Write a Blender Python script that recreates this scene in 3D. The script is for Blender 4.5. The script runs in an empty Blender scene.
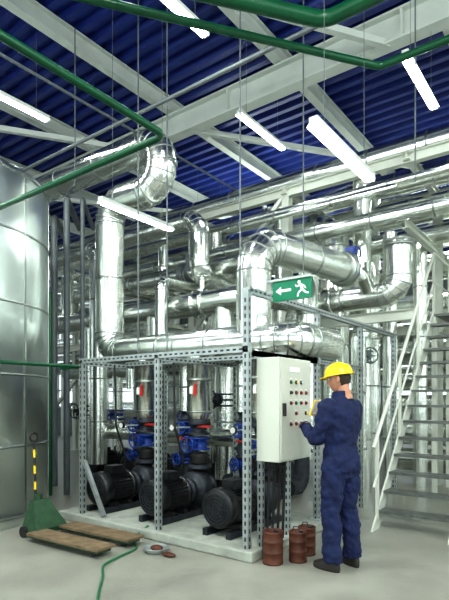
import bpy, math, random
from mathutils import Vector as V, Matrix, noise
random.seed(7)
sc=bpy.context.scene
PI=math.pi
# ---------------- materials ----------------
def mat(name,col,metal=0.0,rough=0.5,bump=0,bscale=20,var=0.0,vscale=5,emit=None,es=0,rvar=0):
    m=bpy.data.materials.new(name); m.use_nodes=True
    nt=m.node_tree; b=nt.nodes['Principled BSDF']
    b.inputs['Base Color'].default_value=(*col,1); b.inputs['Metallic'].default_value=metal
    b.inputs['Roughness'].default_value=rough
    tc=nt.nodes.new('ShaderNodeTexCoord')
    if var>0 or rvar>0:
        n=nt.nodes.new('ShaderNodeTexNoise'); n.inputs['Scale'].default_value=vscale; n.inputs['Detail'].default_value=5
        nt.links.new(tc.outputs['Object'],n.inputs['Vector'])
        if var>0:
            r=nt.nodes.new('ShaderNodeValToRGB'); r.color_ramp.elements[0].position=.3; r.color_ramp.elements[1].position=.7
            r.color_ramp.elements[0].color=tuple(c*(1-var) for c in col)+(1,)
            r.color_ramp.elements[1].color=tuple(min(1,c*(1+var)) for c in col)+(1,)
            nt.links.new(n.outputs['Fac'],r.inputs['Fac']); nt.links.new(r.outputs['Color'],b.inputs['Base Color'])
        if rvar>0:
            mr=nt.nodes.new('ShaderNodeMapRange'); mr.inputs['To Min'].default_value=rough-rvar; mr.inputs['To Max'].default_value=rough+rvar
            nt.links.new(n.outputs['Fac'],mr.inputs['Value']); nt.links.new(mr.outputs['Result'],b.inputs['Roughness'])
    if bump>0:
        n2=nt.nodes.new('ShaderNodeTexNoise'); n2.inputs['Scale'].default_value=bscale; n2.inputs['Detail'].default_value=3
        nt.links.new(tc.outputs['Object'],n2.inputs['Vector'])
        bp=nt.nodes.new('ShaderNodeBump'); bp.inputs['Strength'].default_value=bump; bp.inputs['Distance'].default_value=.02
        nt.links.new(n2.outputs['Fac'],bp.inputs['Height']); nt.links.new(bp.outputs['Normal'],b.inputs['Normal'])
    if emit:
        b.inputs['Emission Color'].default_value=(*emit,1); b.inputs['Emission Strength'].default_value=es
    return m
ALU=mat('aluminium_cladding',(.86,.89,.84),1,.23,bump=.32,bscale=6,var=.08,vscale=2.5,rvar=.08)
ALU2=mat('aluminium_band',(.36,.39,.37),1,.36)
TANKM=mat('tank_cladding',(.76,.82,.80),1,.32,bump=.25,bscale=2.5,var=.07,vscale=1.2,rvar=.08)
GALV=mat('galvanised_steel',(.42,.46,.46),.7,.42,var=.15,vscale=14)
SLOT=mat('slot_dark',(.02,.023,.028),0,.8)
STEEL=mat('painted_steel_grey',(.14,.16,.17),.3,.5,var=.15,vscale=6)
WHITE=mat('white_paint',(.56,.60,.56),0,.45,var=.06,vscale=3)
CREAM=mat('cream_paint',(.62,.65,.58),0,.4,var=.05,vscale=4)
BLUE=mat('blue_roof_deck',(.012,.029,.20),.1,.45,var=.15,vscale=1.0)
GREEN=mat('green_paint',(.003,.075,.03),.1,.32,var=.15,vscale=4)
DKGREEN=mat('green_machine_paint',(.022,.065,.03),0,.5,var=.3,vscale=12)
BLACK=mat('black_motor_paint',(.012,.013,.015),.2,.36,var=.3,vscale=9)
IRON=mat('cast_iron_dark',(.035,.04,.05),.5,.5,var=.3,vscale=10)
VBLUE=mat('valve_blue',(.01,.045,.26),.1,.4)
RED=mat('signal_red',(.50,.025,.02),0,.4)
RUST=mat('rusty_brown_can',(.095,.03,.016),.1,.6,var=.35,vscale=10)
YEL=mat('yellow_paint',(.9,.62,.02),0,.35)
WOOD=mat('old_wood',(.17,.12,.07),0,.8,var=.35,vscale=9,bump=.3)
CABM=mat('cabinet_grey',(.56,.58,.51),0,.4,var=.03,vscale=2)
RUB=mat('black_rubber',(.015,.015,.015),0,.6)
HOSE=mat('green_hose_plastic',(.02,.15,.065),0,.4)
TUBE=mat('fluorescent_tube',(1,1,1),0,.4,emit=(.92,1,.97),es=28)
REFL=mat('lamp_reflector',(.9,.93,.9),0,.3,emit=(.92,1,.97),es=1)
CONC=mat('plinth_concrete',(.34,.36,.32),0,.85,var=.2,vscale=6,bump=.3)
WALLM=mat('wall_panel',(.20,.22,.22),0,.6,var=.08,vscale=.7)
WINM=mat('window_daylight',(.8,.9,1),0,.3,emit=(.85,.95,1),es=2.0)
WINF=mat('added_window_glow',(.8,.9,1),0,.3,emit=(.88,1,.97),es=4.2)  # glowing panes added to give the metal contrasty reflections
GRATE=mat('tread_grating',(.15,.16,.15),.4,.5,var=.2,vscale=30)
SIGNG=mat('sign_green',(.0,.17,.085),0,.35,emit=(0,.32,.16),es=.05)
SIGNW=mat('sign_white',(.9,.95,.9),0,.35,emit=(.9,1,.92),es=.2)
SKIN=mat('skin',(.50,.24,.155),0,.5,var=.08,vscale=20)
HAIR=mat('dark_hair',(.035,.022,.015),0,.7,bump=.5,bscale=120)
NAVY=mat('navy_coverall_cloth',(.004,.011,.058),0,.85,var=.25,vscale=7,bump=.5,bscale=14)
HELM=mat('helmet_yellow',(.90,.57,.005),0,.25)
BOOT=mat('boot_leather',(.03,.026,.024),0,.5)
EYEW=mat('eye_white',(.8,.8,.78),0,.3); EYED=mat('eye_iris',(.04,.03,.02),0,.2); LIP=mat('lip',(.45,.17,.14),0,.5)
WPL=mat('white_plastic',(.8,.8,.78),0,.4)
FLOORM=mat('floor_concrete',(.28,.28,.24),0,.40,var=.2,vscale=1.6,bump=.12,bscale=40,rvar=.14)

# ---------------- mesh builder ----------------
def frame(d):
    d=d.normalized(); up=V((0,0,1)) if abs(d.z)<.95 else V((0,1,0))
    a=d.cross(up).normalized(); b=a.cross(d).normalized(); return a,b
class MB:
    def __init__(s): s.v=[];s.f=[];s.m=[];s.s=[];s.mats=[]
    def add(s,vs,fs,m,sm=False):
        o=len(s.v); s.v+= [tuple(x) for x in vs]
        if m not in s.mats: s.mats.append(m)
        k=s.mats.index(m)
        for f in fs: s.f.append(tuple(i+o for i in f)); s.m.append(k); s.s.append(sm)
    def box(s,c,sz,m,rz=0,R=None):
        if R is None: R=Matrix.Rotation(rz,3,'Z')
        vs=[V(c)+R@V((sx*sz[0]/2,sy*sz[1]/2,z*sz[2]/2)) for sx in(-1,1) for sy in(-1,1) for z in(-1,1)]
        s.add(vs,[(0,1,3,2),(4,6,7,5),(0,4,5,1),(2,3,7,6),(0,2,6,4),(1,5,7,3)],m)
    def beam(s,p0,p1,w,h,m):
        p0=V(p0);p1=V(p1); a,b=frame(p1-p0); vs=[]
        for p in(p0,p1):
            for i,j in((-1,-1),(1,-1),(1,1),(-1,1)): vs.append(p+a*i*w/2+b*j*h/2)
        s.add(vs,[(0,1,2,3),(7,6,5,4),(0,4,5,1),(1,5,6,2),(2,6,7,3),(3,7,4,0)],m)
    def ibeam(s,p0,p1,w,h,m,t=.02):
        p0=V(p0);p1=V(p1); a,b=frame(p1-p0)
        s.beam(p0+b*(h/2-t/2),p1+b*(h/2-t/2),w,t,m); s.beam(p0-b*(h/2-t/2),p1-b*(h/2-t/2),w,t,m); s.beam(p0,p1,t,h-2*t,m)
    def lathe(s,o,ax,prof,m,n=20,sm=True,capped=True):
        o=V(o); ax=V(ax).normalized(); a,b=frame(ax); vs=[];fs=[]
        for t,r in prof:
            for i in range(n):
                an=2*PI*i/n; vs.append(o+ax*t+(a*math.cos(an)+b*math.sin(an))*r)
        for k in range(len(prof)-1):
            for i in range(n):
                j=(i+1)%n; fs.append((k*n+i,k*n+j,(k+1)*n+j,(k+1)*n+i))
        s.add(vs,fs,m,sm)
        if capped:
            s.add(vs[:n],[tuple(range(n))],m); s.add(vs[-n:],[tuple(range(n))],m)
    def cyl(s,p0,p1,r,m,r1=None,n=18,sm=True):
        p0=V(p0);p1=V(p1); L=(p1-p0).length
        s.lathe(p0,p1-p0,[(0,r),(L,r if r1 is None else r1)],m,n,sm)
    def sweep(s,pts,r,m,n=18,rs=None,ell=1.0,cap=True):
        pts=[V(p) for p in pts]; N=len(pts); vs=[];fs=[]
        a=None
        for k in range(N):
            if k==0: t=pts[1]-pts[0]
            elif k==N-1: t=pts[-1]-pts[-2]
            else: t=(pts[k+1]-pts[k]).normalized()+(pts[k]-pts[k-1]).normalized()
            t.normalize()
            if a is None: a,b=frame(t)
            else:
                a=(a-t*a.dot(t)).normalized(); b=a.cross(t).normalized()
            rr=rs[k] if rs else r
            for i in range(n):
                an=2*PI*i/n; vs.append(pts[k]+a*math.cos(an)*rr+b*math.sin(an)*rr*ell)
        for k in range(N-1):
            for i in range(n):
                j=(i+1)%n; fs.append((k*n+i,k*n+j,(k+1)*n+j,(k+1)*n+i))
        s.add(vs,fs,m,True)
        if cap: s.add(vs[:n],[tuple(range(n))],m); s.add(vs[-n:],[tuple(range(n))],m)
    def ball(s,c,r,m,sc=(1,1,1),n=16,R=None):
        vs=[];fs=[];h=n//2; R=R or Matrix.Identity(3)
        for k in range(h+1):
            th=PI*k/h
            for i in range(n):
                an=2*PI*i/n; vs.append(V(c)+R@V((r*sc[0]*math.sin(th)*math.cos(an),r*sc[1]*math.sin(th)*math.sin(an),r*sc[2]*math.cos(th))))
        for k in range(h):
            for i in range(n):
                j=(i+1)%n; fs.append((k*n+i,k*n+j,(k+1)*n+j,(k+1)*n+i))
        s.add(vs,fs,m,True)
    def torus(s,c,ax,R,r,m,n=24,k=8):
        a,b=frame(V(ax)); pts=[V(c)+(a*math.cos(2*PI*i/n)+b*math.sin(2*PI*i/n))*R for i in range(n+1)]
        s.sweep(pts,r,m,n=k,cap=False)
    def obj(s,name,parent=None,bevel=0,loc=None):
        me=bpy.data.meshes.new(name); me.from_pydata(s.v,[],s.f); 
        for m in s.mats: me.materials.append(m)
        me.polygons.foreach_set('material_index',s.m); me.polygons.foreach_set('use_smooth',s.s)
        me.update()
        import bmesh
        bm=bmesh.new(); bm.from_mesh(me); bmesh.ops.recalc_face_normals(bm,faces=bm.faces); bm.to_mesh(me); bm.free()
        o=bpy.data.objects.new(name,me); sc.collection.objects.link(o)
        if parent: o.parent=parent
        if bevel:
            md=o.modifiers.new('b','BEVEL'); md.width=bevel; md.segments=2; md.limit_method='ANGLE'
        return o
def empty(name,loc=(0,0,0)):
    e=bpy.data.objects.new(name,None); e.location=loc; e.empty_display_size=.2; sc.collection.objects.link(e); return e

def rpath(pts,R,k=5):
    pts=[V(p) for p in pts]; out=[pts[0]]; joints=[]
    for i in range(1,len(pts)-1):
        P=pts[i]; a=(P-pts[i-1]).normalized(); b=(pts[i+1]-P).normalized()
        c=max(-1,min(1,a.dot(b))); ph=math.acos(c)
        if ph<.05: out.append(P); continue
        t=R*math.tan(ph/2); nr=(b-a*c).normalized(); C=P-a*t+nr*R
        for q in range(k+1):
            th=ph*q/k; pt=C+R*(-nr*math.cos(th)+a*math.sin(th)); tg=a*math.cos(th)+nr*math.sin(th)
            out.append(pt); joints.append((pt,tg))
    out.append(pts[-1]); return out,joints
def pipe_into(mb,pts,r,m=None,R=None,bands=True,flange=(False,False),step=.95,n=24,bm=None):
    m=m or ALU; bm=bm or ALU2; R=R or r*1.6
    path,j=rpath(pts,R); mb.sweep(path,r,m,n=n)
    if bands:
        for p,t in j: mb.lathe(p-t*.009,t,[(0,r),(0.002,r*1.03),(.016,r*1.03),(.018,r)],bm,n,capped=False)
        for a,b in zip(path[:-1],path[1:]):
            L=(b-a).length
            if L>step*.8:
                k=int(L/step)
                for q in range(1,k+1):
                    p=a+(b-a)*(q/(k+1)); t=(b-a).normalized()
                    mb.lathe(p-t*.015,t,[(0,r),(0.003,r*1.025),(.027,r*1.025),(.03,r)],bm,n,capped=False)
    for fl,p,t in((flange[0],path[0],(path[1]-path[0]).normalized()),(flange[1],path[-1],(path[-2]-path[-1]).normalized())):
        if fl:
            mb.lathe(p,t,[(-.05,r*.9),(-.05,r*1.2),(-.012,r*1.2),(-.012,r*1.12),(.012,r*1.12),(.012,r*1.2),(.05,r*1.2),(.05,r)],ALU2,n)
def pipe(pts,r,name='insulated_pipe',**k):
    mb=MB(); pipe_into(mb,pts,r,**k); return mb.obj(name)
def valve_into(mb,c,ax,r,col,hand=(0,0,1),L=.1):
    c=V(c);ax=V(ax).normalized();h=V(hand).normalized()
    mb.lathe(c-ax*L,ax,[(0,r*.8),(0,r*1.35),(.025,r*1.35),(.03,r*.8),(L,r*1.15),(2*L-.03,r*.8),(2*L-.025,r*1.35),(2*L,r*1.35),(2*L,r*.8)],col,16)
    mb.cyl(c,c+h*r*2.4,r*.25,col); mb.lathe(c+h*r*1.1,h,[(0,r*.6),(.03,r*.6)],col,12)
    mb.torus(c+h*r*2.4,h,r*.95,.012,col,18,6)
    a,b=frame(h)
    for d in(a,b): mb.beam(c+h*r*2.4-d*r*.95,c+h*r*2.4+d*r*.95,.014,.01,col)

# ---------------- room shell ----------------
mb=MB(); mb.box((-3,4,-.1),(26,26,.2),FLOORM); mb.obj('floor')
mb=MB(); vs=[];fs=[];y=-9.
ys=[]
while y<17:
    ys+= [(y,7.05),(y+.10,7.05),(y+.14,7.15),(y+.24,7.15)]; y+=.28
for yy,z in ys: vs+=[(-16,yy,z),(10,yy,z)]
fs=[(2*i,2*i+1,2*i+3,2*i+2) for i in range(len(ys)-1)]
mb.add(vs,fs,BLUE); mb.obj('ceiling')
for nm,yc,yi in(('wall_back',17.1,16.98),('wall_front',-9.1,-8.98)):
    mb=MB(); mb.box((-3,yc,3.6),(26,.2,7.2),WALLM)
    for i in range(45): mb.box((-15.5+i*.58,yi,3.6),(.06,.04,7.2),WALLM)
    mb.obj(nm)
for nm,xc,xi in(('wall_left',-16.1,-15.98),('wall_right',10.1,9.98)):
    mb=MB(); mb.box((xc,4,3.6),(.2,26,7.2),WALLM)
    for i in range(44): mb.box((xi,-8.7+i*.58,3.6),(.04,.06,7.2),WALLM)
    mb.obj(nm)
nwin=0
wins=[(x,yy,ax,zc,h,2.6,WINM) for (x,yy,ax) in [(-15.9,1.5,'y'),(-15.9,5,'y'),(-15.9,8.5,'y'),(-15.9,12,'y'),(-11,16.9,'x'),(-7,16.9,'x'),(-3,16.9,'x'),(1,16.9,'x')] for zc,h in((4.9,1.6),(1.9,1.4))]
wins+=[(x,-8.9,'x',3.4,4.4,1.9,WINF) for x in(-13,-9.5,-6,-2.5,1,4.5,8)]  # invented windows behind the camera, glowing into the cladding reflections
wins+=[(9.9,y,'y',3.4,4.4,1.9,WINF) for y in(-6.5,-3,.5,4,7.5,11,14.5)]  # more invented glowing windows along the right wall
for x,yy,ax,zc,h,w,M in wins:
    nwin+=1; mb=MB()
    S=(lambda a,b,c:(b,a,c)) if ax=='y' else (lambda a,b,c:(a,b,c))
    mb.box((x,yy,zc),S(w,.04,h),M)
    def off(d,z): return (x,yy+d,z) if ax=='y' else (x+d,yy,z)
    for d in(-w/2,-w/6,w/6,w/2): mb.box(off(d,zc),S(.08,.12,h+.08),WHITE)
    for dz in(-h/2,0,h/2): mb.box(off(0,zc+dz),S(w+.08,.12,.07),WHITE)
    mb.obj('window_%d'%nwin)
for y in(-2.4,2.95,7.9,12.9):
    mb=MB()
    mb.ibeam((-15.9,y,6.55),(9.9,y,6.55),.22,.42,WHITE,.03)
    for i in range(9): mb.box((-14+i*2.9,y,6.55),(.03,.2,.36),WHITE)
    mb.obj('roof_girder')
mb=MB()
x=-15.2
while x<9.5:
    mb.ibeam((x,-8.9,6.9),(x,16.9,6.9),.15,.26,WHITE,.02); x+=2.3
mb.obj('roof_purlins')
mb=MB()
for x in(-8.2,-3.3,1.2):
    for y0,y1 in((2.95,7.9),(-2.4,2.95)):
        mb.beam((x,y0,6.38),(x+3.6,y1,6.38),.09,.09,WHITE)
mb.obj('roof_bracing')
for y in(8.3,12.9):
    for x in(-14.5,-8.6):
        mb=MB(); mb.ibeam((x,y,0),(x,y,6.34),.25,.25,WHITE); mb.box((x,y,.015),(.4,.4,.03),WHITE); mb.obj('steel_column')

# ---------------- lights ----------------
def fluo(x,y0,y1,z,ztop=7.0):
    mb=MB(); L=y1-y0; yc=(y0+y1)/2
    mb.box((x,yc,z+.065),(.075,L,.045),WHITE)
    for sx in(-1,1):
        mb.add([(x+sx*.035,y0,z+.045),(x+sx*.035,y1,z+.045),(x+sx*.06,y1,z+.015),(x+sx*.06,y0,z+.015)],[(0,1,2,3)],REFL)
        mb.cyl((x+sx*.022,y0+.03,z+.015),(x+sx*.022,y1-.03,z+.015),.016,TUBE,n=10)
        for yy in(y0+.015,y1-.015): mb.box((x+sx*.022,yy,z+.025),(.028,.03,.045),WPL)
    for yy in(y0+.2,y1-.2): mb.cyl((x,yy,z+.08),(x,yy,ztop),.003,STEEL,n=6)
    mb.obj('fluorescent_light')
fluo(.79,-.28,1.0,3.68)
fluo(-1.6,2.07,3.37,5.66)
fluo(-4.05,-.7,.55,5.7)
fluo(-2.32,.12,1.42,3.93)
fluo(.85,1.88,3.18,5.4)
fluo(-.85,-.85,.4,5.5)
for x,y in((4,-3),(1,-4),(-2.5,-4),(4.5,1),(-5,5),(-9,2),(-9,6),(-2,8),(2,8),(-6,10)):  # extra fixtures, added only to brighten the hall
    fluo(x,y,y+1.3,5.6)
w=bpy.data.worlds.new('hall'); sc.world=w; w.use_nodes=True
w.node_tree.nodes['Background'].inputs[0].default_value=(.9,.98,.93,1); w.node_tree.nodes['Background'].inputs[1].default_value=1.0
def area(n,loc,rot,sx,sy,e,col=(.96,1,.94)):  # bare area lights added as fill, no fixture belongs to them
    l=bpy.data.lights.new(n,'AREA'); l.shape='RECTANGLE'; l.size=sx;l.size_y=sy;l.energy=e;l.color=col
    o=bpy.data.objects.new(n,l); o.location=loc; o.rotation_euler=rot; sc.collection.objects.link(o)
area('added_fill_light',(3.5,-4,5.9),(math.radians(25),math.radians(18),0),2,.6,290)
area('added_fill_light',(-2,-3,5.9),(math.radians(20),0,0),2,.5,210)
area('added_fill_light',(-4,6,5.9),(0,0,0),3,.8,240)
area('added_fill_light',(1,7,5.9),(0,0,0),3,.8,200)
area('added_fill_light',(6,1,5.9),(0,math.radians(20),0),.8,3,170)

# ---------------- tank ----------------
mb=MB(); tx,ty,R=-4.19,-.99,1.36
mb.lathe((tx,ty,0),(0,0,1),[(0,R-.03),(.12,R-.03),(.12,R),(4.22,R),(4.27,R-.03),(4.5,.35),(4.5,.12)],TANKM,72)
for z in(.12,.95,1.8,2.65,3.5,4.2): mb.lathe((tx,ty,z-.015),(0,0,1),[(0,R),(.004,R+.01),(.026,R+.01),(.03,R)],ALU2,72,capped=False)
for a in range(10):
    an=a*PI/5+.35
    mb.box((tx+math.cos(an)*(R+.003),ty+math.sin(an)*(R+.003),2.17),(.008,.03,4.1),ALU2,rz=an)
mb.obj('storage_tank')

# ---------------- main insulated pipes ----------------
mb=MB()
pipe_into(mb,[(-9,1,5.02),(-2.12,1,5.02),(-2.12,1,4.38),(-3.18,1,4.38),(-3.18,1,2.18),(-.1,1,2.18),(-.1,1.9,2.18)],.21,R=.3)
mb.obj('insulated_pipe')
mb=MB()
pipe_into(mb,[(-.63,1,2.2),(-.63,1,3.36),(-.29,2.79,3.36)],.205,R=.36,flange=(False,True))
mb.lathe((-.29,2.79,3.36),(.34,1.79,0),[(0,.2),(.02,.2),(.02,.15),(.2,.12),(.2,.16),(.23,.16)],ALU,20)
mb.cyl((-.24,2.95,3.3),(-.24,2.95,3.62),.03,VBLUE); mb.box((-.24,2.95,3.64),(.15,.12,.1),VBLUE); mb.torus((-.13,2.9,3.6),(1,-.2,0),.08,.012,VBLUE)
mb.lathe((-.26,2.93,3.36),(.34,1.79,0),[(0,.12),(0,.155),(.05,.155),(.05,.12)],VBLUE,20)
pipe_into(mb,[(-.24,3.0,3.36),(-.2,3.25,3.36),(-.2,3.6,3.1)],.11,bands=False,R=.1)
mb.obj('insulated_pipe')
mb=MB()
pipe_into(mb,[(.24,3.6,3.82),(.24,3.6,3.08),(-1.5,3.6,3.08),(-1.5,3.6,.6)],.185,R=.26,flange=(True,False))
mb.lathe((.24,3.6,3.82),(0,0,1),[(0,.21),(.03,.21),(.03,.1),(.1,.1),(.1,.03)],ALU,20)
mb.obj('insulated_pipe')
mb=MB()
pipe_into(mb,[(-10,4.8,4.77),(-1.33,4.8,4.77),(-1.33,4.8,.7)],.27,R=.45); mb.obj('insulated_pipe')
mb=MB(); pipe_into(mb,[(-.48,3.98,0.0),(-.48,3.98,5.2)],.15); mb.obj('insulated_pipe')
def X(y,z,r,x0,x1,**k): pipe([(x0,y,z),(x1,y,z)],r,**k)
pipe([(-13,2.2,3.02),(-1.15,2.2,3.02),(-1.15,4.2,3.02),(-1.15,4.2,1)],.19)
pipe([(-13,3.0,3.8),(-.95,3.0,3.8),(-.95,3.0,.6)],.16)
pipe([(-13,2.55,4.55),(-2.75,2.55,4.55),(-2.75,2.55,3.55),(-2.75,5.2,3.55)],.17,R=.28)
pipe([(-13,1.7,4.1),(-4.3,1.7,4.1),(-4.3,1.7,2.6),(-4.3,1.7,.4)],.15,R=.26)
X(3.6,4.25,.13,-13,3.5)
for y,z,r,x0,x1 in((3.95,5.34,.19,-13,6),(4.3,4.98,.1,-13,6),(4.55,4.66,.15,-.7,6),(5.0,4.3,.17,-.8,6),(5.3,5.45,.2,-13,6),(5.65,4.95,.2,-13,6),(5.9,4.5,.16,-13,6),
    (6.3,5.4,.2,-13,5),(6.0,3.95,.2,-13,5),(6.5,3.4,.2,-13,5),(5.85,3.1,.13,-13,5),(6.9,2.9,.2,-13,5),(7.2,4.4,.2,-13,5),(6.0,.36,.22,-.5,4.5),(6.0,.88,.24,-.5,4.5),(6.0,1.4,.2,-.5,4.5),(6.0,1.9,.22,-.5,4.5),(6.0,2.42,.22,-.5,4.5),
    (3.3,4.62,.06,-13,3),(3.3,2.55,.06,-7,-.8),(2.7,4.3,.05,-2.3,.5),(7.6,1.2,.25,-13,5),(7.6,2.1,.2,-13,5)):
    X(y,z,r,x0,x1)
for x,y0,y1,z,r in((-6.3,2.5,8,4.15,.13),(-4.2,2.4,7,2.6,.12),(-3.0,1.9,6.5,3.42,.1),(-2.0,2.6,6.3,2.45,.12),(-7.6,1.6,7,3.45,.16)):
    pipe([(x,y0,z-.9),(x,y0,z),(x,y1,z)],r)
for x,y,z0,z1,r in((-3.43,2.2,.3,2.9,.15),(-1.96,2.2,.3,2.9,.15),(-5.2,2.2,.3,2.9,.15),(-4.4,3.4,0,5,.1),(-5.9,3.1,0,3.7,.14),(-2.7,3.2,0,3.3,.12),(-2.0,4.0,0,5.2,.14),(-3.6,4.1,0,4.9,.15),(-7.0,3.9,0,5.2,.16),(-.2,4.5,0,4.3,.12),(-.85,5.4,0,5.3,.16),(-5.0,5.2,0,5.3,.18),(.15,5.0,0,4.3,.12),(-8.2,3.0,0,3.8,.18),(-9.4,2.6,0,3,.2),(-.15,3.0,0,2.4,.11),(-1.6,2.75,0,3.7,.1),(-2.9,5.0,0,3.4,.17),(-4.2,5.0,0,5.2,.14),(-6.2,5.1,0,5.2,.16)):
    pipe([(x,y,z0),(x,y,z1)],r)
for x,y,r in((-4.15,.95,.05),(-3.95,1.1,.035),(-5.0,1.3,.06)):
    pipe([(x,y,0),(x,y,4.7),(x-1,y+1,4.7)],r,name='steel_pipe',m=STEEL,bands=False)
mb=MB(); pipe_into(mb,[(-7,3.0,2.1),(-1.9,3.0,2.1)],.15)
for i in range(5): pipe_into(mb,[(-2.3-i*1.0,3.0,2.1),(-2.3-i*1.0,3.0,.4)],.11,bands=True,step=.5)
for i in range(5): valve_into(mb,(-2.3-i,3.0,1.2),(0,0,1),.11,VBLUE if i%2 else IRON,hand=(0,-1,0))
mb.obj('pipe_manifold')
mb=MB()
for x in(-2.85,-1.93,-.97):
    pipe_into(mb,[(x,1.32,2.0),(x,1.32,1.35)],.12,step=.4); pipe_into(mb,[(x,1.32,2.0),(x,1.05,2.14)],.1,bands=False)
    mb.lathe((x,1.32,1.22),(0,0,1),[(0,.07),(0,.12),(.03,.12),(.03,.08),(.1,.08),(.13,.12)],IRON,18)
    valve_into(mb,(x,1.32,1.12),(0,0,1),.085,VBLUE,hand=(.2,-1,0),L=.09)
    mb.lathe((x,1.32,.6),(0,0,1),[(0,.08),(.16,.08),(.16,.12),(.2,.12),(.2,.09),(.3,.13),(.34,.09),(.43,.08)],IRON,18)
    valve_into(mb,(x,1.32,.7),(0,0,1),.08,VBLUE,hand=(-.2,-1,0),L=.07)
    mb.box((x,1.24,.98),(.16,.02,.025),RED); mb.cyl((x,1.32,.1),(x,1.32,.62),.075,IRON)
mb.obj('return_risers')
mb=MB()
for c,ax,r,col,h in(((-3.43,2.2,1.4),(0,0,1),.14,IRON,(0,-1,0)),((-1.96,2.2,1.5),(0,0,1),.14,IRON,(0,-1,0)),((-5.2,2.2,1.3),(0,0,1),.14,IRON,(0,-1,0)),((-2.4,2.2,3.02),(1,0,0),.17,ALU,(0,0,1)),
   ((-4.5,2.2,3.02),(1,0,0),.18,ALU,(0,0,1)),((-.9,3.6,3.08),(1,0,0),.17,ALU,(0,0,1)),((-.48,3.98,2.2),(0,0,1),.13,STEEL,(1,-1,0)),((-3.4,3.0,3.8),(1,0,0),.15,STEEL,(0,0,1)),((-2.0,3.6,4.25),(1,0,0),.12,VBLUE,(0,-1,.3))): valve_into(mb,c,ax,r,col,h)
mb.obj('gate_valves')
# rack structure
mb=MB()
for x in(-10,-6.6,-3.9,-1.75,4.5):
    for y in(3.75,5.45):
        mb.ibeam((x,y,0),(x,y,5.1),.14,.14,CREAM,.015); mb.box((x,y,.01),(.26,.26,.02),CREAM)
    for z in(3.5,4.1,5.12): mb.ibeam((x,3.6,z),(x,7.2,z),.1,.12,CREAM,.012)
mb.ibeam((.33,5.45,0),(.33,5.45,5.1),.14,.14,CREAM,.015)
for z in(4.1,5.12): mb.ibeam((.33,3.6,z),(.33,7.2,z),.1,.12,CREAM,.012)
for y in(3.75,5.45):
    for z in(2.78,5.12): mb.ibeam((-13,y,z),(5 if z>3 else .4,y,z),.12,.16,CREAM,.014)
mb.beam((-10,3.7,0.1),(-6.6,3.7,2.8),.07,.07,CREAM); mb.beam((-3.9,3.7,2.8),(-1.75,3.7,5.1),.07,.07,CREAM)
mb.obj('pipe_rack')
mb=MB()
for x,y,z in((-.61,.7,2.4),(-.24,1.5,2.6),(-1.78,.75,2.0),(-2.17,.62,2.0),(.93,2,4.0),(-3.6,.7,4.7)):
    mb.cyl((x,y,z),(x,y,7),.009,STEEL,n=8)
mb.obj('hanger_rods')
# green pipes
pipe([(-.06,-6,3.54),(-.06,-1.09,3.54),(-2.62,-1.09,3.54),(-2.62,-1.09,7)],.028,name='green_pipe',m=GREEN,bm=GREEN,R=.09,bands=False)
pipe([(-1.4,-2.2,4.8),(.88,.98,4.8),(5,1.02,4.8)],.036,name='green_pipe',m=GREEN,bm=GREEN,R=.12,bands=False)
pipe([(-.7,-1.75,4.8),(.71,.10,4.8),(5,.14,4.8)],.065,name='green_pipe',m=GREEN,bm=GREEN,R=.2,bands=False)
pipe([(-2.42,-4,1.9),(-2.42,-.1,1.9),(-2.8,-.1,1.9)],.02,name='green_pipe',m=GREEN,bm=GREEN,R=.05,bands=False)
pipe([(-4.3,.75,0),(-4.3,.75,3.2)],.035,name='green_pipe',m=GREEN,bands=False)
pipe([(-8,.6,5.2),(2.3,.6,5.2),(2.3,5,5.2)],.025,name='grey_conduit',m=STEEL,bands=False)
pipe([(-3.2,-4,5.7),(-3.2,6,5.7)],.02,name='grey_conduit',m=STEEL,bands=False)

# ---------------- pumps ----------------
mb=MB(); mb.box((-1.4,.78,.05),(2.95,1.75,.1),CONC); mb.obj('concrete_plinth',bevel=.015)
def pump(x,y,z0=.1):
    mb=MB(); az=z0+.29
    for dx in(-.15,.15): mb.box((x+dx,y+.5,z0+.035),(.06,1.0,.07),IRON)
    mb.lathe((x,y,az),(0,1,0),[(0,.03),(0,.12),(.0,.185),(.02,.205),(.13,.21),(.13,.18),(.15,.175),(.47,.175),(.47,.2),(.5,.2),(.5,.1),(.56,.07),(.6,.07)],BLACK,32)
    for r in(.05,.085,.12,.155): mb.torus((x,y-.004,az),(0,1,0),r,.0045,IRON,28,6)
    for i in range(8):
        a=i*PI/4; mb.beam((x+.03*math.cos(a),y-.004,az+.03*math.sin(a)),(x+.165*math.cos(a),y-.004,az+.165*math.sin(a)),.008,.006,IRON)
    for i in range(30):
        a=2*PI*i/30; mb.beam((x+.185*math.cos(a),y+.15,az+.185*math.sin(a)),(x+.185*math.cos(a),y+.46,az+.185*math.sin(a)),.028 if abs(math.cos(a))<.7 else .006,.006 if abs(math.cos(a))<.7 else .028,BLACK)
    mb.box((x,y+.3,az+.22),(.16,.2,.1),BLACK); mb.cyl((x-.08,y+.3,az+.22),(x-.14,y+.3,az+.18),.018,RUB)
    for dy in(.2,.42): mb.box((x,y+dy,z0+.09),(.34,.06,.06),BLACK)
    mb.box((x+.0,y+.14,az+.12),(.1,.004,.05),GALV)
    mb.lathe((x,y+.58,az),(0,1,0),[(0,.07),(0,.16),(.03,.17),(.1,.12),(.14,.12),(.14,.19),(.18,.22),(.3,.22),(.34,.19),(.34,.1),(.42,.1),(.42,.16),(.46,.16)],IRON,28)
    mb.box((x,y+.83,z0+.08),(.2,.14,.12),IRON)
    return mb,az
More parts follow.
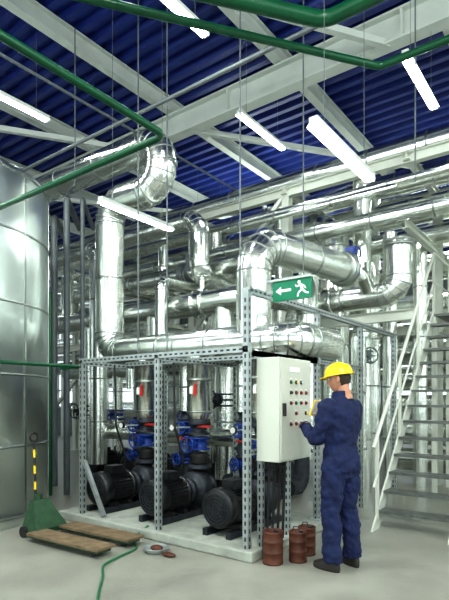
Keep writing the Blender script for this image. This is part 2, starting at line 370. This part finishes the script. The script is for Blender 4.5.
for i,x in enumerate((-2.4,-1.45,-.5)):
    mb,az=pump(x,.12); y=1.0
    mb.lathe((x,y,az+.1),(0,0,1),[(0,.09),(.14,.08),(.14,.15),(.17,.15),(.17,.15),(.2,.15),(.2,.09)],IRON,20)
    mb.lathe((x,y,az+.3),(0,0,1),[(0,.1),(.03,.135),(.07,.1),(.1,.135),(.14,.1)],RUB,20)
    valve_into(mb,(x,y,az+.56),(0,0,1),.10,VBLUE,hand=(0,-1,0),L=.08)
    mb.lathe((x,y,az+.67),(0,0,1),[(0,.14),(.03,.14),(.03,.09),(.12,.1),(.12,.14),(.16,.14),(.16,.13),(.2,.13)],IRON,20)
    mb.box((x+.12,y-.08,az+.78),(.22,.02,.03),RED)
    mb.lathe((x,y,1.2),(0,0,1),[(0,.1),(.05,.125),(.14,.165),(.8,.165),(.8,.19),(.84,.19),(.9,.165)],ALU,28)
    for zz in(1.34,1.74): mb.lathe((x,y,zz),(0,0,1),[(0,.165),(.004,.172),(.02,.172),(.024,.165)],ALU2,28,capped=False)
    mb.box((x+.06,y-.163,1.62),(.045,.012,.13),RED); mb.box((x+.0,y-.168,1.62),(.045,.012,.09),WPL)
    mb.cyl((x-.12,y-.05,1.15),(x-.25,y-.2,1.15),.01,GALV); mb.lathe((x-.25,y-.22,1.15),(0,-1,0),[(0,.045),(.03,.045)],IRON,18); mb.lathe((x-.25,y-.25,1.15),(0,-1,0),[(0,.036),(.003,.036)],WPL,18)
    pipe_into(mb,[(x,1.6,az),(x,1.95,az),(x,1.95,.9)],.1,m=IRON,bm=IRON,R=.15)
    mb.obj('pump')
pipe([(-4.5,1.95,.95),(-.3,1.95,.95)],.13)
for x in(-5.3,-4.3,-3.3,-2.3,-1.4):
    mb,az=pump(x,2.35,0.0); mb.obj('pump')
mb=MB()
for i,x in enumerate((-2.2,-1.25,-.3)):
    path,_=rpath([(x-.05,.42,.6),(x+.15,.3,.8),(x+.22,.08,1.2),(x+.22,.06,1.9)],.08); mb.sweep(path,.012,RUB,n=8)
mb.obj('motor_cables')

# ---------------- strut frame ----------------
def strut(mb,p0,p1,w=.05,slots=True):
    p0=V(p0);p1=V(p1); mb.beam(p0,p1,w,w,GALV)
    if slots:
        d=(p1-p0).normalized();L=(p1-p0).length;a,b=frame(d);k=int(L/.075)
        for i in range(k):
            c=p0+d*(.04+i*.075)
            for n_,t_ in((a,b),(-a,b),(b,a),(-b,a)):
                q=c+n_*(w/2+.0008); vs=[q+d*sx*.02+t_*sy*.009 for sx,sy in((-1,-1),(1,-1),(1,1),(-1,1))]
                mb.add(vs,[(0,1,2,3)],SLOT)
mb=MB()
X0=(-2.5,-1.2,-.04)
for x in X0:
    h=2.54 if x>-.1 else 1.98
    strut(mb,(x,0,.0),(x,0,h),.06); strut(mb,(x,1.45,.0),(x,1.45,h),.06); strut(mb,(x,0,1.95),(x,1.45,1.95),.05)
    for y in(0,1.45): mb.box((x,y,.106 if y else .006),(.14,.14,.012),GALV)
for y in(0,1.45): strut(mb,(-2.53,y,1.98),(0,y,1.98),.06)
strut(mb,(-2.5,.72,1.98),(-.04,.72,1.98),.05)
strut(mb,(-.04,0,2.54),(-.04,4.2,2.54),.06); strut(mb,(-.04,0,1.0),(-.04,1.45,1.0),.05)
strut(mb,(.02,.15,0),(.02,.15,.95),.05); strut(mb,(.02,.66,0),(.02,.66,.95),.05)
for y in(2.8,4.2): strut(mb,(-.04,y,0),(-.04,y,2.54),.06)
strut(mb,(-2.47,.0,.75),(-2.1,.0,.12),.045,False)
strut(mb,(-.04,0,1.95),(-.04,2.8,1.95),.05)
mb.obj('strut_frame')

# ---------------- control cabinet ----------------
root=empty('control_cabinet',(.135,.40,1.41))
mb=MB(); mb.box((0,0,0),(.25,.63,.98),CABM); o=mb.obj('body',root,bevel=.008)
mb=MB(); mb.box((.13,0,0),(.014,.59,.94),CABM); o=mb.obj('door',root,bevel=.004)
mb=MB()
cols=[RED,YEL,mat('lamp_green',(.02,.4,.12),0,.3),WPL,RED,RUB]
for r in range(5):
    for c in range(4):
        y=-.12+c*.10; z=.26-r*.1
        if (r==0 and c==3) or (r==3 and c in(0,2)): continue
        mb.lathe((.137,y,z),(1,0,0),[(0,.018),(.008,.018),(.01,.013),(.018,.012)],RUB,14)
        mb.lathe((.142,y,z),(1,0,0),[(0,.012),(.016,.012),(.02,.007)],random.choice(cols),14)
        mb.box((.138,y,z+.032),(.003,.04,.01),WPL)
mb.box((.14,-.05,.38),(.006,.2,.05),WPL); mb.box((.15,-.26,0),(.03,.025,.12),RUB)
for z in(-.4,.4): mb.cyl((.13,.295,z-.03),(.13,.295,z+.03),.01,GALV)
mb.obj('controls',root)
mb=MB()
for i in range(4): mb.cyl((-.05,-.2+i*.1,-.49),(-.08,-.2+i*.1,-1.3),.014,RUB,n=8)
mb.obj('cables',root)

# ---------------- exit sign ----------------
root=empty('exit_sign',(.275,.3,2.55))
mb=MB(); mb.box((0,0,0),(.41,.035,.19),SIGNG); 
mb.box((0,-.012,.1),(.43,.05,.01),WHITE); mb.obj('panel',root,bevel=.003)
mb=MB(); yq=-.0195
def flat(pts): mb.add([(p[0],yq,p[1]) for p in pts],[tuple(range(len(pts)))],SIGNW)
flat([(-.17,0),(-.11,.04),(-.11,-.04)]); flat([(-.115,.012),(0.0,.012),(0.0,-.012),(-.115,-.012)])
def limb(p,q,w):
    p=V(p);q=V(q);d=(q-p).normalized();n=V((-d.y,d.x))*w; flat([p+n,q+n,q-n,p-n])
flat([(.085+.016*math.cos(i*PI/5),.06+.016*math.sin(i*PI/5)) for i in range(10)])
limb((.1,.042),(.12,-.012),.014); limb((.12,-.01),(.08,-.035),.009); limb((.08,-.035),(.07,-.075),.008); limb((.12,-.01),(.155,-.045),.009); limb((.155,-.045),(.185,-.05),.008)
limb((.1,.036),(.06,.02),.007); limb((.06,.02),(.045,.04),.006); limb((.105,.036),(.14,.02),.007); limb((.14,.02),(.155,-.005),.006)
mb.obj('pictogram',root)
mb=MB(); mb.beam((-.28,0,.115),(.2,0,.115),.02,.02,GALV); mb.beam((-.28,0,.0),(-.2,0,.0),.02,.03,GALV); mb.obj('bracket',root)

# ---------------- stairs ----------------
mb=MB(); xa,xb=.55,1.37; y0,z0,y1,z1=1.72,0,4.3,2.84
N=14
for x in(xa,xb):
    p0=V((x,y0,0.0));p1=V((x,y1,z1))
    mb.add([(x-.012,y0-.08,0),(x-.012,y0+.14,0),(x-.012,y1+.1,z1-.06),(x-.012,y1-.02,z1+.06),(x+.012,y0-.08,0),(x+.012,y0+.14,0),(x+.012,y1+.1,z1-.06),(x+.012,y1-.02,z1+.06)],
      [(0,1,2,3),(4,5,6,7),(0,4,7,3),(1,5,6,2),(0,1,5,4),(2,3,7,6)],CREAM)
    for f in(.04,.36,.68,1.0):
        p=p0.lerp(p1,f); mb.beam(p,p+V((0,0,.95)),.035,.035,CREAM)
    for h,r in((.95,.022),(.5,.014)):
        mb.cyl(p0+V((0,-.02,h)),p1+V((0,0,h)),r,CREAM,n=10)
    for h,r in((.95,.022),(.5,.012)): mb.cyl((x,y1,z1+h),(x,y1+1.0,z1+h),r,CREAM,n=10)
    mb.beam((x,y1+1.0,z1),(x,y1+1.0,z1+.95),.035,.035,CREAM)
    mb.beam((x,y1+1.0,z1-.05),(x,y1,z1-.05),.06,.12,CREAM)
    for yy in(y1+.05,y1+.97): mb.beam((x,yy,0),(x,yy,z1-.1),.07,.07,CREAM)
for i in range(1,N):
    f=i/N; y=y0+(y1-y0)*f+.03; z=z1*f
    mb.box(((xa+xb)/2,y,z),(xb-xa-.02,.22,.028),GRATE); mb.box(((xa+xb)/2,y-.11,z),(xb-xa-.02,.012,.035),GRATE)
mb.box(((xa+xb)/2,y1+.5,z1-.02),(xb-xa,1.0,.04),GRATE)
mb.obj('steel_staircase')

# ---------------- floor objects ----------------
root=empty('pallet_truck',(-2.32,-.64,0)); 
mb=MB()
mb.add([(-.16,-.2,.05),(.12,-.2,.05),(.12,-.2,.1),(-.08,-.1,.38),(-.14,-.1,.38),(-.16,.2,.05),(.12,.2,.05),(.12,.2,.1),(-.08,.1,.38),(-.14,.1,.38)],
  [(0,1,2,3,4),(5,6,7,8,9),(0,1,6,5),(1,2,7,6),(2,3,8,7),(3,4,9,8),(4,0,5,9)],DKGREEN)
mb.cyl((-.13,0,.3),(-.13,0,.44),.045,DKGREEN)
for y in(-.19,.21):
    mb.box((.6,y,.06),(1.1,.17,.03),DKGREEN); mb.cyl((1.05,y-.05,.035),(1.05,y+.05,.035),.035,RUB); mb.cyl((-.1,y-.03,.06),(-.1,y+.03,.06),.06,RUB)
mb.obj('chassis',root)
mb=MB()
for k in range(7):
    mb.cyl((-.15-.004*k,-.02,.4+.09*k),(-.154-.004*k,-.02,.4+.09*(k+1)),.014,YEL if k%2 else RUB,n=10)
mb.torus((-.18,-.02,1.08),(1,0,0),.05,.012,RUB); mb.obj('handle',root)
mb=MB()
for y in(-.19,.21): mb.box((.64,y,.088),(1.08,.24,.024),WOOD)
mb.obj('wooden_boards',root)
root.rotation_euler=(0,0,math.radians(3))
def can(x,y,h=.3,r=.095):
    mb=MB(); mb.lathe((x,y,0),(0,0,1),[(0,r*.94),(.0,r),(.015,r),(.02,r*.97),(h*.33,r*.97),(h*.34,r),(h*.37,r),(h*.38,r*.97),(h*.66,r*.97),(h*.67,r),(h*.7,r),(h*.71,r*.97),(h-.02,r*.97),(h-.015,r),(h,r),(h,r*.9),(h-.012,r*.88),(h-.012,.01)],RUST,28)
    mb.lathe((x+r*.4,y,h-.012),(0,0,1),[(0,.02),(.02,.02)],IRON,12); path=[V((x-r*.7,y,h-.01)),V((x-r*.5,y,h+.035)),V((x+0,y,h+.04)),V((x+.02,y,h-.01))]; mb.sweep(path,.005,IRON,n=6)
    mb.obj('rusty_canister')
can(.215,.05); can(.37,.24,.28,.085); can(.34,.48,.27,.085)
mb=MB(); bx,by=-.88,-.36
mb.lathe((bx,by,0),(0,0,1),[(0,.09),(.05,.13),(.055,.13),(.05,.12),(.012,.085),(.012,.01)],GALV,24); mb.ball((bx+.01,by,.045),.07,RUST,(1,.8,.4)); mb.ball((bx+.2,by-.03,.02),.06,RUST,(1.4,.7,.33)); mb.obj('paint_tray')
def cat(P,n=8):
    P=[V(p) for p in P]; P=[P[0]*2-P[1]]+P+[P[-1]*2-P[-2]]; o=[]
    for i in range(1,len(P)-2):
        for k in range(n):
            t=k/n; a,b,c,d=P[i-1:i+3]
            o.append(.5*((2*b)+(c-a)*t+(2*a-5*b+4*c-d)*t*t+(3*b-a-3*c+d)*t**3))
    o.append(P[-2]); return o
cp=[(-1.35,.0,.12),(-1.4,-.13,.03),(-1.3,-.26,.012),(-1.1,-.42,.012),(-1.03,-.7,.012),(-.95,-.95,.012),(-.72,-1.15,.012),(-.52,-1.35,.012),(-.1,-1.75,.012),(.2,-2.2,.012)]
mb=MB(); mb.sweep(cat(cp),.011,HOSE,n=10); mb.obj('garden_hose')

# ---------------- worker ----------------
W=empty('worker',(.765,.30,0)); W.rotation_euler=(0,0,math.radians(73.7)); W.scale=(1.02,)*3
def loft(mb,rings,m,n=28):
    vs=[];fs=[]
    for (z,cx,cy,rx,ry) in rings:
        for i in range(n):
            a=2*PI*i/n; c,s_=math.cos(a),math.sin(a)
            e=.85; vs.append((cx+rx*math.copysign(abs(c)**e,c),cy+ry*math.copysign(abs(s_)**e,s_),z))
    for k in range(len(rings)-1):
        for i in range(n):
            j=(i+1)%n; fs.append((k*n+i,k*n+j,(k+1)*n+j,(k+1)*n+i))
    fs.append(tuple(range(n))); fs.append(tuple(range((len(rings)-1)*n,len(rings)*n))); mb.add(vs,fs,m,True)
def limbs(mb,pts,rs,m,ell=1.0):
    P=cat(pts,6); n=len(P); rr=[]
    for i in range(n):
        t=i/6; k=min(int(t),len(rs)-2); rr.append(rs[k]+(rs[k+1]-rs[k])*(t-k))
    mb.sweep(P,1,m,n=20,rs=rr,ell=ell); mb.ball(P[0],rr[0]*.98,m); 
def remesh(o,vox,smooth=4,disp=0,ds=.1):
    md=o.modifiers.new('r','REMESH'); md.mode='VOXEL'; md.voxel_size=vox; md.use_smooth_shade=True
    sm=o.modifiers.new('s','SMOOTH'); sm.factor=.6; sm.iterations=smooth
    if disp:
        t=bpy.data.textures.new('folds','CLOUDS'); t.noise_scale=ds; t.noise_depth=2
        d=o.modifiers.new('d','DISPLACE'); d.texture=t; d.strength=disp; d.mid_level=.5; d.texture_coords='LOCAL'
mb=MB()
loft(mb,[(.80,0,-.01,.12,.1),(.87,0,-.012,.170,.133),(.95,0,-.008,.178,.138),(1.03,0,0,.164,.124),(1.08,0,0,.150,.110),(1.13,0,0,.168,.123),(1.23,0,-.003,.185,.134),(1.33,0,-.01,.198,.138),(1.40,0,-.014,.192,.125),(1.45,0,-.014,.155,.098),(1.49,0,-.01,.085,.075),(1.525,0,-.004,.066,.066)],NAVY)
wl=(-.06,.36,1.225); el=(-.145,.225,1.175)
wr=(.07,.235,1.33); er=(.15,.18,1.25)
limbs(mb,[(-.165,-.005,1.405),(-.195,.02,1.28),(-.215,.085,1.14),el,wl],[.083,.075,.064,.056,.048],NAVY)
limbs(mb,[(.165,-.005,1.405),(.2,.03,1.28),(.21,.12,1.17),er,wr],[.083,.075,.064,.056,.048],NAVY)
limbs(mb,[(-.088,-.005,.90),(-.10,.005,.70),(-.105,.015,.5),(-.112,-.005,.28),(-.118,-.01,.075)],[.108,.100,.083,.080,.086],NAVY)
limbs(mb,[(.088,-.005,.90),(.10,.0,.70),(.112,.01,.5),(.125,-.02,.28),(.135,-.03,.075)],[.108,.100,.083,.080,.086],NAVY)
o=mb.obj('coverall',W); remesh(o,.011,3,.05,.08)
mb=MB()
mb.lathe((0,-.005,1.495),(0,.12,1),[(0,.075),(.045,.072),(.05,.066),(.02,.062)],NAVY,28,capped=False)
for w_,e in((wl,el),(wr,er)):
    d=(V(w_)-V(e)).normalized(); mb.lathe(V(w_)-d*.03,d,[(0,.052),(.035,.052),(.04,.042)],NAVY,20,capped=False)
mb.obj('coverall_trim',W)
for nm,x,y,rz in(('boot_1',-.118,-.01,.12),('boot_2',.135,-.03,-.25)):
    mb=MB(); n=24
    prof=[(0,-.075,.19,.047,0),(.02,-.08,.195,.05,0),(.05,-.08,.185,.05,0),(.075,-.075,.13,.045,0),(.10,-.07,.07,.042,0),(.16,-.068,.055,.042,0)]
    vs=[];fs=[]
    for z,yb,yf,w_,_ in prof:
        cy=(yb+yf)/2; ly=(yf-yb)/2
        for i in range(n):
            a=2*PI*i/n; vs.append(((w_*(1+.12*math.sin(a)))*math.cos(a),cy+ly*math.sin(a),z))
    for k in range(len(prof)-1):
        for i in range(n):
            j=(i+1)%n; fs.append((k*n+i,k*n+j,(k+1)*n+j,(k+1)*n+i))
    fs.append(tuple(range(n))); fs.append(tuple(range((len(prof)-1)*n,len(prof)*n)))
    mb.add(vs,fs,BOOT,True); o=mb.obj(nm,W); o.location=(x,y,0); o.rotation_euler=(0,0,rz)
def hand(name,w_,d,up,side,curls):
    d=V(d).normalized(); up=V(up); up=(up-d*up.dot(d)).normalized(); s=d.cross(up).normalized()*side
    w_=V(w_)-d*.01; mb=MB(); T=lambda a,b,c: w_+d*a+s*b+up*c
    for q in range(5):
        b=(q-2)*.016; mb.sweep([T(-.02,b*.55,0),T(.03,b*.9,.002),T(.088,b*1.05,0)],1,SKIN,n=10,rs=[.017,.017,.0135])
    L=[.074,.082,.076,.06]; B=[-.031,-.0105,.0105,.031]
    for q in range(4):
        ang=0; p=T(.08,B[q],0); pts=[w_+d*.06+s*B[q]*.8,p]; 
        dirn=d+s*(B[q]*1.5)
        for k,f in enumerate((.45,.3,.25)):
            ang+=curls[q]*(.6,1,.8)[k]; v=(dirn.normalized()*math.cos(ang)-up*math.sin(ang)); p=p+v*L[q]*f; pts.append(p)
        mb.sweep(pts,1,SKIN,n=10,rs=[.0095,.0095,.009,.008,.0068]); mb.ball(pts[-1],.0068,SKIN)
    tp=[T(.015,-.025,-.004),T(.04,-.05,-.012),T(.065,-.062,-.02),T(.088,-.062,-.03)]
    mb.sweep(tp,1,SKIN,n=10,rs=[.014,.0125,.0105,.009]); mb.ball(tp[-1],.009,SKIN)
    o=mb.obj(name,W); remesh(o,.0028,2)
hand('hand_left',wl,(.09,.155,.05),(-.1,-.1,1),-1,[.08,.55,.7,.8])
hand('hand_right',wr,(-.09,.03,.06),(.3,.9,.2),1,[.75,.8,.85,.9])
mb=MB(); R=Matrix.Rotation(math.radians(25),3,'X'); mb.box((-.055,.235,1.40),(.10,.016,.15),YEL,R=R); mb.box((-.055,.226,1.402),(.09,.006,.135),WPL,R=R); mb.box((-.055,.225,1.455),(.04,.014,.015),RED,R=R); mb.obj('notepad',W)
# head
H=bpy.data.objects.new('head_pivot',None); H.parent=W; H.location=(0,.012,1.655); H.rotation_euler=(math.radians(-8),0,math.radians(24)); sc.collection.objects.link(H)
def g(x,s): return math.exp(-(x/s)**2)
def headpt(u_,v_,k=1.0):
    th=PI*v_; a=2*PI*u_; x=math.sin(th)*math.cos(a); y=math.sin(th)*math.sin(a); z=math.cos(th)
    X_=.076*x; Y_=.097*y; Z_=.12*z
    if z<0:
        f=1-.28*min(1,-z)**1.5; X_*=f
        if y<0: Y_*=1-.45*min(1,-z)
        else: Y_*=1-.02*(-z)
    if y>0:
        Y_+=.012*g(Z_+.095,.028)*g(X_,.035)
        Y_+=.006*g(Z_-.032,.014)*g(X_,.05)
        Y_-=.010*(g(X_-.031,.016)+g(X_+.031,.016))*g(Z_-.01,.014)
        Y_+=.027*g(X_,.0125)*(g(Z_+.022,.014)+.5*g(Z_-.002,.016))
        Y_+=.006*g(X_,.024)*(g(Z_+.053,.007)+g(Z_+.067,.007))
    return V((X_*k,Y_*k,Z_*k))
mb=MB(); nu,nv=72,60
vs=[headpt(i/nu,k/nv) for k in range(nv+1) for i in range(nu)]
fs=[(k*nu+i,k*nu+(i+1)%nu,(k+1)*nu+(i+1)%nu,(k+1)*nu+i) for k in range(nv) for i in range(nu)]
mb.add(vs,fs,SKIN,True)
mb.sweep([V((0,-.035,-.19)),V((0,-.028,-.12)),V((0,-.02,-.05))],1,SKIN,n=20,rs=[.06,.055,.055])
for sx in(-1,1):
    mb.ball((sx*.078,-.008,-.005),.03,SKIN,(.28,.62,1.05))
o=mb.obj('head',H); remesh(o,.0035,1)
mb=MB()
for sx in(-1,1):
    mb.ball((sx*.031,.082,.01),.0125,EYEW); mb.ball((sx*.031,.0915,.01),.0055,EYED); 
    mb.beam((sx*.018,.101,.032),(sx*.046,.092,.031),.008,.006,HAIR)
mb.ball((0,.1,-.06),.02,LIP,(1,.25,.22)); mb.obj('face_details',H)
mb=MB()
vs=[headpt(i/nu,k/nv,1.055) for k in range(nv+1) for i in range(nu)]
ff=[]
for f in fs:
    c=sum((vs[i] for i in f),V())/4
    if (c.y<-.025 and c.z>-.065) or (c.z>.045) or (c.y<.0 and c.z>.01): ff.append(f)
mb.add(vs,ff,HAIR,True); o=mb.obj('hair',H); sd=o.modifiers.new('s','SOLIDIFY'); sd.thickness=.006
mb=MB()
n=40; prof=[(.045,1.22),(.06,1.2),(.09,1.13),(.115,.98),(.132,.75),(.144,.45),(.149,.2),(.15,.02)]
vs=[];
for z,k in prof:
    for i in range(n):
        a=2*PI*i/n; vs.append((.08*k*1.03*math.cos(a),.102*k*math.sin(a)*1.03,z-.008))
fs=[(k*n+i,k*n+(i+1)%n,(k+1)*n+(i+1)%n,(k+1)*n+i) for k in range(len(prof)-1) for i in range(n)]
fs.append(tuple(range((len(prof)-1)*n,len(prof)*n)))
o0=len(vs)
for i in range(n):
    a=2*PI*i/n; e=.012+.05*max(0,math.sin(a))**2
    vs.append(((.08*1.25+e*.6)*math.cos(a),(.102*1.25+e)*math.sin(a),.032-.008*max(0,math.sin(a))))
fs+=[(i,(i+1)%n,o0+(i+1)%n,o0+i) for i in range(n)]
mb.add(vs,fs,HELM,True)
for x in(-.03,0,.03): mb.sweep([V((x,-.1,.075)),V((x,-.075,.118)),V((x,-.03,.14)),V((x,.03,.14)),V((x,.075,.118)),V((x,.1,.075))],.006,HELM,n=8)
o=mb.obj('hard_hat',H); sd=o.modifiers.new('s','SOLIDIFY'); sd.thickness=.004

# ---------------- camera ----------------
cam=bpy.data.cameras.new('cam'); cam.sensor_width=36; cam.lens=30; cam.shift_y=100/600; cam.clip_end=200
co=bpy.data.objects.new('camera',cam); co.location=(2.62,-3.9,1.5); co.rotation_euler=(PI/2,0,math.radians(36.87)); sc.collection.objects.link(co); sc.camera=co
sc.view_settings.view_transform='Standard'
try: sc.view_settings.look='Medium High Contrast'
except Exception as e: print(e)
